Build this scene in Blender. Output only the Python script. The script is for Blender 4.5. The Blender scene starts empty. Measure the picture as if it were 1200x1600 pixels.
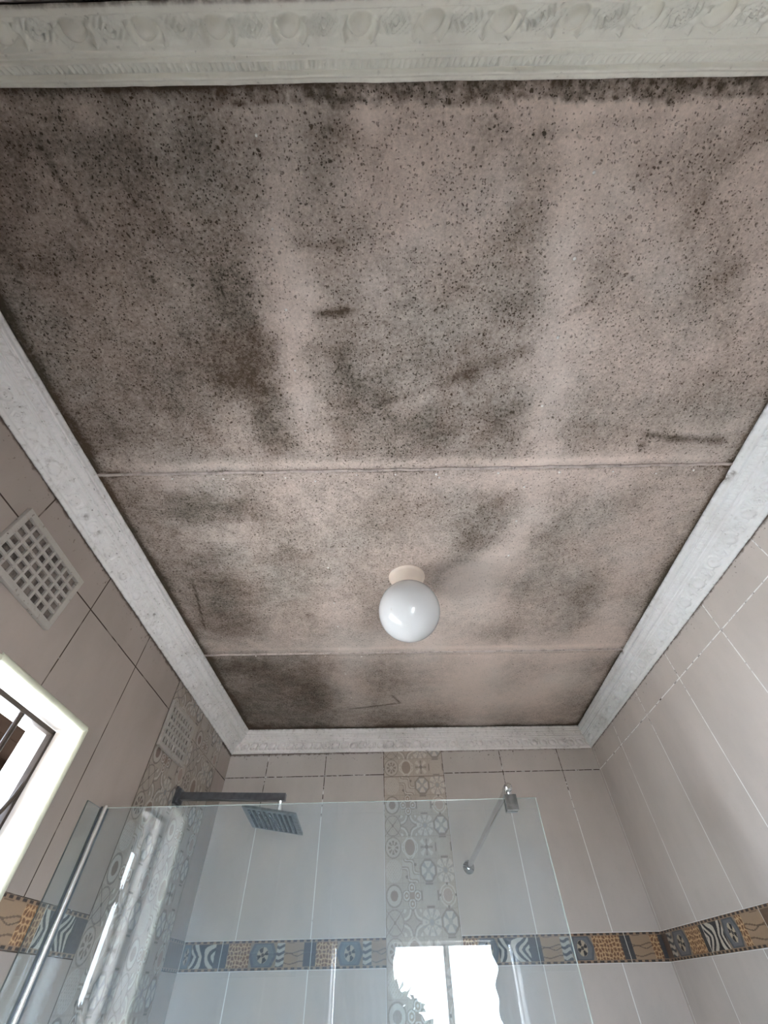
import bpy, bmesh, math, random
import numpy as np
from mathutils import Vector, Matrix

random.seed(4)
rng = np.random.default_rng(7)
SC = bpy.context.scene
COL = SC.collection
H = 1.4                      # camera height above the floor
PI = math.pi

# ------------------------------------------------------------------ camera
pitch, yaw, roll, fpx = math.radians(50.0897), math.radians(-0.2717), math.radians(-1.2532), 639.75
fwd = Vector((math.sin(yaw)*math.cos(pitch), math.cos(yaw)*math.cos(pitch), math.sin(pitch)))
rgt = Vector((math.cos(yaw), -math.sin(yaw), 0))
upv = rgt.cross(fwd)
r2 = rgt*math.cos(roll) + upv*math.sin(roll)
u2 = -rgt*math.sin(roll) + upv*math.cos(roll)
cam_data = bpy.data.cameras.new('camera')
cam = bpy.data.objects.new('camera', cam_data)
COL.objects.link(cam)
cam.matrix_world = Matrix(((r2.x, u2.x, -fwd.x, 0), (r2.y, u2.y, -fwd.y, 0), (r2.z, u2.z, -fwd.z, H), (0, 0, 0, 1)))
cam_data.sensor_fit = 'HORIZONTAL'
cam_data.sensor_width = 36
cam_data.lens = fpx/1200*36
cam_data.clip_start = 0.01
SC.camera = cam

# ------------------------------------------------------------------ world, sun, exposure
SC.view_settings.view_transform = 'Standard'
SC.view_settings.look = 'None'
SC.view_settings.gamma = 1
SC.view_settings.use_curve_mapping = False
SC.view_settings.exposure = 0.88
world = bpy.data.worlds.new('sky')
SC.world = world
world.use_nodes = True
bg = world.node_tree.nodes['Background']
bg.inputs[0].default_value = (0.76, 0.90, 1.07, 1)
bg.inputs[1].default_value = 20.0
sun_data = bpy.data.lights.new('sun', 'SUN')
sun_data.energy = 34
sun_data.angle = 0.01
sun_data.color = (1.0, 0.96, 0.92)
sun = bpy.data.objects.new('sun', sun_data)
COL.objects.link(sun)
sun.rotation_euler = Vector((0.16, 0.55, 1.0)).to_track_quat('Z', 'Y').to_euler()   # travels away from the window wall
SC.cycles.max_bounces = 14
SC.cycles.diffuse_bounces = 8
SC.cycles.glossy_bounces = 6
SC.cycles.transparent_max_bounces = 16
SC.cycles.sample_clamp_indirect = 12

def portal(name, loc, rot, sx, sy):
    d = bpy.data.lights.new(name, 'AREA')
    d.shape = 'RECTANGLE'; d.size = sx; d.size_y = sy
    d.cycles.is_portal = True
    o = bpy.data.objects.new(name, d); COL.objects.link(o)
    o.location = loc; o.rotation_euler = rot
    return o

# ------------------------------------------------------------------ room dimensions (metres, camera stands over x=0, y=0)
XL, XR, YB, YF, ZC = -0.8998, 1.118, 2.5017, -0.189, H + 1.0
# left window opening
WY0, WY1, WZ0, WZ1 = 0.845, 1.251, H-0.90, H+0.528
WT = 0.18
# front window opening
FX0, FX1, FZ0, FZ1 = -0.345, 0.640, H-0.62, H+0.205
FT = 0.20
portal('left_window_daylight', (XL-WT-0.005, (WY0+WY1)/2, (WZ0+WZ1)/2), (0, -PI/2, 0), WZ1-WZ0, WY1-WY0)
portal('front_window_daylight', ((FX0+FX1)/2, YF-FT-0.005, (FZ0+FZ1)/2), (PI/2, 0, 0), FX1-FX0, FZ1-FZ0)

# ------------------------------------------------------------------ helpers
def new_obj(name, verts, faces, mats, parent=None, fm=None, smooth=False, loc=None):
    me = bpy.data.meshes.new(name)
    me.from_pydata([tuple(v) for v in verts], [], faces)
    me.update()
    for m in (mats if isinstance(mats, (list, tuple)) else [mats]):
        me.materials.append(m)
    if fm is not None:
        me.polygons.foreach_set('material_index', fm)
    if smooth:
        me.polygons.foreach_set('use_smooth', [True]*len(me.polygons))
    o = bpy.data.objects.new(name, me)
    COL.objects.link(o)
    if parent: o.parent = parent
    if loc is not None: o.location = loc
    return o

def grid_obj(name, P, mats, parent=None, smooth=True, cols=None, attr=None, flip=False):
    """P: (n, m, 3) array of points -> one sheet mesh; cols: (n, m, 3) linear colours"""
    n, m = P.shape[:2]
    me = bpy.data.meshes.new(name)
    idx = np.arange(n*m).reshape(n, m)
    q = np.stack([idx[:-1, :-1], idx[1:, :-1], idx[1:, 1:], idx[:-1, 1:]], -1).reshape(-1, 4)
    if flip: q = q[:, ::-1]
    me.vertices.add(n*m); me.vertices.foreach_set('co', P.reshape(-1).astype('f4'))
    me.loops.add(q.size); me.loops.foreach_set('vertex_index', q.reshape(-1).astype('i4'))
    me.polygons.add(len(q))
    me.polygons.foreach_set('loop_start', np.arange(0, q.size, 4, dtype='i4'))
    me.update(calc_edges=True)
    me.polygons.foreach_set('use_smooth', np.full(len(q), smooth))
    if cols is not None:
        a = me.color_attributes.new('paint', 'FLOAT_COLOR', 'POINT')
        c = np.concatenate([cols.reshape(-1, 3), np.ones((n*m, 1))], 1).astype('f4')
        a.data.foreach_set('color', c.reshape(-1))
    if attr is not None:
        a = me.attributes.new('mould', 'FLOAT', 'POINT')
        a.data.foreach_set('value', attr.reshape(-1).astype('f4'))
    for mt in (mats if isinstance(mats, (list, tuple)) else [mats]): me.materials.append(mt)
    me.validate()
    o = bpy.data.objects.new(name, me); COL.objects.link(o)
    if parent: o.parent = parent
    return o

def bm_obj(name, bm, mats, parent=None, smooth=False, loc=None, rot=None):
    bmesh.ops.recalc_face_normals(bm, faces=bm.faces)
    me = bpy.data.meshes.new(name); bm.to_mesh(me); bm.free()
    for m in (mats if isinstance(mats, (list, tuple)) else [mats]): me.materials.append(m)
    if smooth:
        me.polygons.foreach_set('use_smooth', [True]*len(me.polygons))
        try: me.set_sharp_from_angle(angle=math.radians(40))
        except Exception: pass
    o = bpy.data.objects.new(name, me); COL.objects.link(o)
    if parent: o.parent = parent
    if loc is not None: o.location = loc
    if rot is not None: o.rotation_euler = rot
    return o

def bx(bm, x0, x1, y0, y1, z0, z1, bevel=0.0, mi=0, M=None):
    r = bmesh.ops.create_cube(bm, size=1)
    vs = r['verts']
    for v in vs:
        v.co = Vector(((x0+x1)/2 + v.co.x*(x1-x0), (y0+y1)/2 + v.co.y*(y1-y0), (z0+z1)/2 + v.co.z*(z1-z0)))
    fs = list({f for v in vs for f in v.link_faces})
    if bevel > 0:
        es = list({e for v in vs for e in v.link_edges})
        rr = bmesh.ops.bevel(bm, geom=es, offset=bevel, segments=2, affect='EDGES', profile=0.7)
        fs = rr['faces'] + [f for f in fs if f.is_valid]
        vs = list({v for f in fs for v in f.verts})
    for f in fs:
        if f.is_valid: f.material_index = mi
    if M is not None:
        for v in vs: v.co = M @ v.co
    return vs

def tube(bm, pts, r, seg=10, caps=True):
    pts = [Vector(p) for p in pts]
    rings = []
    t0 = (pts[1]-pts[0]).normalized()
    ref = Vector((0, 0, 1)) if abs(t0.z) < 0.9 else Vector((1, 0, 0))
    nrm = t0.cross(ref).normalized()
    rr = r if isinstance(r, (list, tuple)) else [r]*len(pts)
    for i, p in enumerate(pts):
        a = pts[max(i-1, 0)]; b = pts[min(i+1, len(pts)-1)]
        t = (b-a).normalized()
        nrm = (nrm - t*nrm.dot(t)).normalized(); bn = t.cross(nrm)
        rings.append([bm.verts.new(p + (nrm*math.cos(2*PI*k/seg) + bn*math.sin(2*PI*k/seg))*rr[i]) for k in range(seg)])
    for i in range(len(rings)-1):
        for k in range(seg):
            bm.faces.new((rings[i][k], rings[i][(k+1) % seg], rings[i+1][(k+1) % seg], rings[i+1][k]))
    if caps:
        bm.faces.new(rings[0][::-1]); bm.faces.new(rings[-1])

def lathe(bm, prof, seg=48, M=None):
    """prof: list of (radius, z), ends with radius 0 are closed"""
    rings = []
    for (r, z) in prof:
        if r < 1e-6: rings.append([bm.verts.new((0, 0, z))])
        else: rings.append([bm.verts.new((r*math.cos(2*PI*k/seg), r*math.sin(2*PI*k/seg), z)) for k in range(seg)])
    for a, b in zip(rings[:-1], rings[1:]):
        for k in range(seg):
            k2 = (k+1) % seg
            if len(a) == 1 and len(b) == 1: continue
            if len(a) == 1: bm.faces.new((a[0], b[k], b[k2]))
            elif len(b) == 1: bm.faces.new((a[k], a[k2], b[0]))
            else: bm.faces.new((a[k], a[k2], b[k2], b[k]))
    if M is not None:
        for ring in rings:
            for v in ring: v.co = M @ v.co

def empty(name, loc=(0, 0, 0), rot=(0, 0, 0)):
    o = bpy.data.objects.new(name, None); COL.objects.link(o)
    o.location = loc; o.rotation_euler = rot; o.empty_display_size = 0.05
    return o

def tag(o, label=None, cat=None, group=None, kind=None):
    if label: o['label'] = label
    if cat: o['category'] = cat
    if group: o['group'] = group
    if kind: o['kind'] = kind
    return o

def S(r, g, b):
    f = lambda v: (v/255/12.92) if v <= 10.3 else ((v/255+0.055)/1.055)**2.4
    return np.array((f(r), f(g), f(b)))

# ------------------------------------------------------------------ node helper
class NT:
    def __init__(self, name):
        self.m = bpy.data.materials.new(name); self.m.use_nodes = True
        self.t = self.m.node_tree; self.b = self.t.nodes['Principled BSDF']; self.out = self.t.nodes['Material Output']
    def n(self, typ, **kw):
        nd = self.t.nodes.new(typ)
        for k, v in kw.items():
            if k.startswith('_'): nd.inputs[k[1:]].default_value = v
            else: setattr(nd, k, v)
        return nd
    def l(self, a, b): self.t.links.new(a, b)
    def math(self, op, a, b=None, c=None, clamp=False):
        nd = self.t.nodes.new('ShaderNodeMath'); nd.operation = op; nd.use_clamp = clamp
        for i, v in enumerate((a, b, c)):
            if v is None: continue
            if hasattr(v, 'is_linked'): self.l(v, nd.inputs[i])
            else: nd.inputs[i].default_value = v
        return nd.outputs[0]
    def mix(self, f, a, b, blend='MIX'):
        nd = self.t.nodes.new('ShaderNodeMix'); nd.data_type = 'RGBA'; nd.blend_type = blend
        for s, v in ((nd.inputs[0], f), (nd.inputs[6], a), (nd.inputs[7], b)):
            if hasattr(v, 'is_linked'): self.l(v, s)
            elif isinstance(v, (int, float)): s.default_value = v
            else: s.default_value = (v[0], v[1], v[2], 1)
        return nd.outputs[2]
    def noise(self, vec, scale, detail=3, rough=0.55, w=None):
        nd = self.t.nodes.new('ShaderNodeTexNoise'); self.l(vec, nd.inputs['Vector'])
        nd.inputs['Scale'].default_value = scale; nd.inputs['Detail'].default_value = detail
        nd.inputs['Roughness'].default_value = rough
        return nd.outputs['Fac']
    def ramp(self, v, lo, hi, a=0.0, b=1.0):
        nd = self.t.nodes.new('ShaderNodeMapRange'); nd.interpolation_type = 'SMOOTHSTEP'
        self.l(v, nd.inputs[0]); nd.inputs[1].default_value = lo; nd.inputs[2].default_value = hi
        nd.inputs[3].default_value = a; nd.inputs[4].default_value = b
        return nd.outputs[0]
    def pos(self):
        return self.t.nodes.new('ShaderNodeTexCoord').outputs['Object']
    def bump(self, h, strength, dist):
        nd = self.t.nodes.new('ShaderNodeBump'); self.l(h, nd.inputs['Height'])
        nd.inputs['Strength'].default_value = strength; nd.inputs['Distance'].default_value = dist
        self.l(nd.outputs[0], self.b.inputs['Normal']); return nd
    def mapping(self, vec, scale=(1, 1, 1), loc=(0, 0, 0)):
        nd = self.t.nodes.new('ShaderNodeMapping'); self.l(vec, nd.inputs[0])
        nd.inputs['Scale'].default_value = scale; nd.inputs['Location'].default_value = loc
        return nd.outputs[0]

def simple(name, col, rough=0.5, metal=0.0, var=0.0, vscale=20, spec=0.5, bump=0.0):
    N = NT(name); N.b.inputs['Roughness'].default_value = rough; N.b.inputs['Metallic'].default_value = metal
    N.b.inputs['Specular IOR Level'].default_value = spec
    p = N.pos(); nz = N.noise(p, vscale, 4)
    c = N.mix(N.ramp(nz, 0.35, 0.7), col, np.array(col)*(1-var))
    N.l(c, N.b.inputs['Base Color'])
    if bump: N.bump(nz, bump, 0.002)
    return N.m

# ------------------------------------------------------------------ materials
M_plaster = simple('reveal_plaster', (0.66, 0.60, 0.55), 0.5, var=0.12, vscale=6)
M_cream_trim = simple('cream_tile_trim', (0.66, 0.66, 0.52), 0.35, var=0.1)
M_bar = simple('dark_painted_steel', (0.035, 0.025, 0.020), 0.45, var=0.35, vscale=30, spec=0.15)
M_chrome = simple('chrome', (0.78, 0.79, 0.80), 0.12, metal=1.0, var=0.15, vscale=12)
M_alu = simple('bright_aluminium', (0.92, 0.90, 0.88), 0.22, metal=0.9, var=0.1, vscale=9)
M_chrome_old = simple('limescaled_chrome', (0.26, 0.26, 0.25), 0.32, metal=0.8, var=0.4, vscale=60, bump=0.1)
M_dark_chrome = simple('dull_dark_chrome', (0.17, 0.18, 0.20), 0.28, metal=0.75, var=0.3, vscale=30)
M_nozzle = simple('rubber_nozzle', (0.10, 0.10, 0.10), 0.6, var=0.3, vscale=80)
M_slot = simple('shadowed_slot', (0.03, 0.03, 0.03), 0.7)
M_nail = simple('nail_head_paint', (0.86, 0.84, 0.80), 0.3)
M_floor = simple('floor_tile', (0.42, 0.38, 0.33), 0.3, var=0.2, vscale=3)
M_outer = simple('outside_render', (0.50, 0.44, 0.37), 0.8, var=0.1)
M_base = simple('cream_plastic_base', (0.78, 0.66, 0.56), 0.4, var=0.1, vscale=10)
M_eave = simple('brown_eave_boards', (0.0075, 0.0048, 0.0035), 0.9, var=0.3, vscale=4, spec=0.0)
M_ground = simple('pale_paving', (0.55, 0.53, 0.50), 0.9, var=0.15, vscale=2)
M_leaf = simple('shrub_leaf', (0.035, 0.055, 0.035), 0.5, var=0.5, vscale=9)
M_stem = simple('shrub_stem', (0.12, 0.08, 0.05), 0.8, var=0.3)
M_curtain = simple('grey_curtain_cloth', (0.22, 0.23, 0.25), 0.9, var=0.15, vscale=15)

def mat_globe():
    N = NT('opal_glass'); b = N.b
    p = N.pos(); nz = N.noise(p, 40, 3)
    N.l(N.mix(N.ramp(nz, 0.68, 0.76), (0.66, 0.66, 0.66), (0.55, 0.51, 0.46)), b.inputs['Base Color'])
    b.inputs['Roughness'].default_value = 0.04
    b.inputs['Subsurface Weight'].default_value = 0.25
    b.inputs['Subsurface Radius'].default_value = (0.05, 0.05, 0.05)
    b.inputs['Subsurface Scale'].default_value = 0.6
    b.inputs['Coat Weight'].default_value = 0.5
    b.inputs['Coat Roughness'].default_value = 0.03
    return N.m
M_globe = mat_globe()

def tile_mat(name, axis, offset, width, zlines, dirty, body):
    """ceramic wall tile: axis = object axis the columns run along; zlines = heights of horizontal joints"""
    N = NT(name); p = N.pos()
    sep = N.n('ShaderNodeSeparateXYZ'); N.l(p, sep.inputs[0])
    u = sep.outputs[axis]; z = sep.outputs[2]
    wob = N.math('MULTIPLY', N.math('SUBTRACT', N.noise(p, 9, 2), 0.5), 0.0022)
    def line(coord, c):
        return N.math('ABSOLUTE', N.math('ADD', N.math('SUBTRACT', coord, c), wob))
    k = N.math('DIVIDE', N.math('SUBTRACT', u, offset), width)
    fr = N.math('MULTIPLY', N.math('ABSOLUTE', N.math('SUBTRACT', k, N.math('ROUND', k))), width)
    d = N.math('ADD', fr, N.math('MULTIPLY', wob, 0.5))
    dz = None
    for zl in zlines:
        a = line(z, zl); dz = a if dz is None else N.math('MINIMUM', dz, a)
    both = N.math('MINIMUM', d, dz)
    joint = N.ramp(both, 0.0011, 0.0027, 1, 0)
    hjoint = N.ramp(dz, 0.0011, 0.0024, 1, 0)
    # tile body with faint cloudy veins, and per tile shade
    cid = N.n('ShaderNodeCombineXYZ'); N.l(N.math('FLOOR', k), cid.inputs[0])
    wn = N.n('ShaderNodeTexWhiteNoise'); N.l(cid.outputs[0], wn.inputs['Vector'])
    cloud = N.noise(N.mapping(p, (1, 1, 0.55)), 4.5, 4, 0.6)
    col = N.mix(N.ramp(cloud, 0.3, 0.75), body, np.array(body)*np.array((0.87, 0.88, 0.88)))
    col = N.mix(N.math('MULTIPLY', wn.outputs['Value'], 0.07), col, (0.2, 0.19, 0.17))
    fine = N.noise(p, 260, 2)
    col = N.mix(N.ramp(fine, 0.60, 0.85, 0, 0.10), col, (0.25, 0.22, 0.18))
    # joints: grubby near the top, washed lower down
    nz = N.noise(p, 42, 4, 0.7)
    high = N.ramp(z, H+0.50, H+0.80)
    grime = N.ramp(N.math('ADD', nz, N.math('MULTIPLY', N.math('MAXIMUM', high, dirty[0]), dirty[1])), 0.62, 0.80)
    gcol = N.mix(grime, (0.90, 0.89, 0.86), (0.055, 0.036, 0.026))
    jf = joint
    vis = N.ramp(N.noise(p, 14, 2), 0.32, 0.45, 0.55, 1.0)
    col = N.mix(N.math('MULTIPLY', jf, vis), col, gcol)
    # a few dark specks of dirt under the cornice
    sp = N.noise(p, 95, 2, 0.5)
    near = N.ramp(z, H+0.82, H+0.90)
    col = N.mix(N.math('MULTIPLY', N.ramp(sp, 0.66, 0.74), N.math('ADD', N.math('MULTIPLY', near, 0.8), 0.05)), col, (0.08, 0.055, 0.04))
    edge = N.ramp(N.math('ADD', z, N.math('MULTIPLY', N.noise(p, 38, 4, 0.7), 0.030)), H+0.902, H+0.912)
    col = N.mix(N.math('MULTIPLY', edge, 0.75), col, (0.09, 0.06, 0.045))
    N.l(col, N.b.inputs['Base Color'])
    N.b.inputs['Roughness'].default_value = 0.27
    N.b.inputs['Specular IOR Level'].default_value = 0.45
    h = N.math('SUBTRACT', N.math('MULTIPLY', cloud, 0.25), joint)
    N.bump(h, 0.35, 0.0012)
    return N.m
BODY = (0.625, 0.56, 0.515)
M_tile_left = tile_mat('left_wall_tiles', 1, 1.003, 0.331, [H+0.775, H+0.174, H+0.088, H-0.52], (0.75, 0.55), (0.405, 0.338, 0.300))  # darker body than the other walls: backlit dimness put into the tile colour
M_tile_back = tile_mat('back_wall_tiles', 0, -0.043, 0.3205, [H+0.785, H+0.174, H+0.088, H-0.52], (0.0, 0.30), BODY)
M_tile_right = tile_mat('right_wall_tiles', 1, 1.211, 0.3185, [H+0.785, H+0.174, H+0.088, H-0.52], (0.0, 0.12), BODY)
M_tile_front = tile_mat('front_wall_tiles', 0, -0.043, 0.3205, [H+0.785, H+0.174, H+0.088, H-0.52], (0.0, 0.30), BODY)

def painted_tile_mat():
    N = NT('patterned_tile'); a = N.n('ShaderNodeAttribute', attribute_name='paint'); p = N.pos()
    nz = N.noise(p, 120, 3)
    N.l(N.mix(N.ramp(nz, 0.45, 0.8, 0, 0.22), a.outputs['Color'], (0.22, 0.19, 0.16)), N.b.inputs['Base Color'])
    N.b.inputs['Roughness'].default_value = 0.32
    return N.m
M_painted = painted_tile_mat()

def cornice_mat(name, dirt, base=(0.66, 0.63, 0.60)):
    N = NT(name); p = N.pos()
    big = N.noise(p, 7, 4, 0.6); mid = N.noise(p, 55, 4, 0.65); sp = N.noise(p, 110, 2, 0.5)
    col = N.mix(N.ramp(big, 0.4, 0.75, 0, 0.30), base, (0.46, 0.42, 0.37))
    col = N.mix(N.math('MULTIPLY', N.ramp(mid, 0.52, 0.72), dirt), col, (0.30, 0.25, 0.21))
    col = N.mix(N.math('MULTIPLY', N.math('MULTIPLY', N.ramp(sp, 0.675, 0.73), N.ramp(big, 0.4, 0.6)), min(1, dirt*2)), col, (0.07, 0.05, 0.04))
    a = N.n('ShaderNodeAttribute', attribute_name='mould')
    edge = N.math('MULTIPLY', a.outputs['Fac'], N.ramp(mid, 0.30, 0.62))
    col = N.mix(edge, col, (0.13, 0.095, 0.07))
    N.l(col, N.b.inputs['Base Color'])
    N.b.inputs['Roughness'].default_value = 0.5
    N.bump(N.noise(p, 160, 3), 0.25, 0.0008)
    return N.m
M_corn_left = cornice_mat('left_cornice_paint', 0.40, (0.80, 0.77, 0.75))
M_corn_clean = cornice_mat('cornice_paint', 0.16, (0.80, 0.80, 0.79))
M_corn_front = cornice_mat('front_cornice_paint', 0.12, (0.82, 0.80, 0.71))
M_corn_back = cornice_mat('back_cornice_paint', 0.30, (0.88, 0.83, 0.80))

def ceiling_mat():
    N = NT('mouldy_ceiling_board'); p = N.pos()
    a = N.n('ShaderNodeAttribute', attribute_name='mould'); D = a.outputs['Fac']
    big = N.noise(p, 6, 3, 0.6); mid = N.noise(p, 26, 5, 0.7); fine = N.noise(p, 130, 4, 0.75)
    mod = N.math('ADD', N.math('MULTIPLY', N.math('SUBTRACT', mid, 0.5), 0.75), N.math('MULTIPLY', N.math('SUBTRACT', fine, 0.5), 1.15))
    env = N.math('ADD', N.math('MULTIPLY', D, N.math('MULTIPLY', N.math('SUBTRACT', 1.15, D), 2.2)), 0.20)
    De = N.math('ADD', D, N.math('MULTIPLY', mod, env), clamp=True)
    # small round colonies, several sizes
    def colonies(scale, lo, thr, strength, warp):
        wv = N.n('ShaderNodeVectorMath', operation='ADD'); N.l(p, wv.inputs[0])
        nz = N.n('ShaderNodeTexNoise'); N.l(p, nz.inputs['Vector']); nz.inputs['Scale'].default_value = scale*0.9
        sc = N.n('ShaderNodeVectorMath', operation='SCALE'); N.l(nz.outputs['Color'], sc.inputs[0]); sc.inputs['Scale'].default_value = warp
        N.l(sc.outputs[0], wv.inputs[1])
        v = N.n('ShaderNodeTexVoronoi', feature='F1'); N.l(wv.outputs[0], v.inputs['Vector']); v.inputs['Scale'].default_value = scale
        v.inputs['Randomness'].default_value = 1
        sx = N.n('ShaderNodeSeparateColor'); N.l(v.outputs['Color'], sx.inputs[0])
        keep = N.math('LESS_THAN', sx.outputs[0], N.math('ADD', N.math('MULTIPLY', D, thr[1]), thr[0]))
        r = N.math('MULTIPLY', sx.outputs[1], lo)
        dot = N.ramp(N.math('SUBTRACT', v.outputs['Distance'], r), 0.0, 0.16, 1, 0)
        return N.math('MULTIPLY', N.math('MULTIPLY', dot, keep), strength)
    s1 = colonies(230, 0.34, (0.12, 0.70), 0.42, 0.006)
    s2 = colonies(110, 0.24, (0.05, 0.40), 0.42, 0.012)
    s3 = colonies(42, 0.12, (0.01, 0.22), 0.24, 0.030)
    s = N.math('MAXIMUM', N.math('MAXIMUM', s1, s2), s3)
    De = N.math('ADD', De, s, clamp=True)
    warm = N.noise(p, 3.2, 3)
    clean = N.mix(N.ramp(warm, 0.4, 0.65), CLEAN_A, CLEAN_B)
    dark = N.mix(N.ramp(big, 0.4, 0.62), (0.080, 0.052, 0.032), (0.066, 0.052, 0.034))
    N.l(N.mix(De, clean, dark), N.b.inputs['Base Color'])
    N.b.inputs['Roughness'].default_value = 0.75
    N.b.inputs['Specular IOR Level'].default_value = 0.25
    hh = N.math('ADD', N.math('MULTIPLY', N.noise(p, 210, 4, 0.7), 0.6), N.math('MULTIPLY', s, -1.2))
    N.bump(hh, 0.9, 0.0022)
    return N.m
CLEAN_A = (0.77, 0.635, 0.560); CLEAN_B = (0.74, 0.64, 0.575)
M_ceiling = ceiling_mat()

def glass_mat():
    N = NT('shower_glass'); t = N.t
    t.nodes.remove(N.b)
    lw = N.n('ShaderNodeLayerWeight'); lw.inputs['Blend'].default_value = 0.5
    f5 = N.math('POWER', lw.outputs['Facing'], 5.0)
    F = N.math('ADD', N.math('MULTIPLY', f5, 0.955), 0.045, clamp=True)
    tr = N.n('ShaderNodeBsdfTransparent'); tr.inputs[0].default_value = (0.965, 0.985, 0.975, 1)
    gl = N.n('ShaderNodeBsdfGlossy'); gl.inputs['Roughness'].default_value = 0.0
    df = N.n('ShaderNodeBsdfDiffuse'); df.inputs[0].default_value = (0.52, 0.74, 0.92, 1)  # soap film tinted blue to stand in for sky reflected in the glass
    p = N.pos(); film = N.ramp(N.noise(N.mapping(p, (1, 1, 0.35)), 7, 4), 0.3, 0.8, 0.028, 0.070)
    m0 = N.n('ShaderNodeMixShader'); N.l(film, m0.inputs[0]); N.l(tr.outputs[0], m0.inputs[1]); N.l(df.outputs[0], m0.inputs[2])
    m1 = N.n('ShaderNodeMixShader'); N.l(F, m1.inputs[0]); N.l(m0.outputs[0], m1.inputs[1]); N.l(gl.outputs[0], m1.inputs[2])
    N.l(m1.outputs[0], N.out.inputs[0])
    return N.m
M_glass = glass_mat()
M_glass_edge_dark = simple('dark_glass_edge', (0.10, 0.11, 0.10), 0.3)
M_glass_edge = simple('glass_edge', (0.60, 0.66, 0.60), 0.15, var=0.1)

# ------------------------------------------------------------------ value noise for the stain maps (ceiling coordinates)
def vnoise(X, Y, scale, seed):
    r = np.random.default_rng(seed); T = r.random((64, 64))
    x = X*scale + 17.3; y = Y*scale + 5.1
    xi = np.floor(x).astype(int); yi = np.floor(y).astype(int)
    fx = x-xi; fy = y-yi; fx = fx*fx*(3-2*fx); fy = fy*fy*(3-2*fy)
    g = lambda a, b: T[a % 64, b % 64]
    return (g(xi, yi)*(1-fx)+g(xi+1, yi)*fx)*(1-fy) + (g(xi, yi+1)*(1-fx)+g(xi+1, yi+1)*fx)*fy

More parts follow.
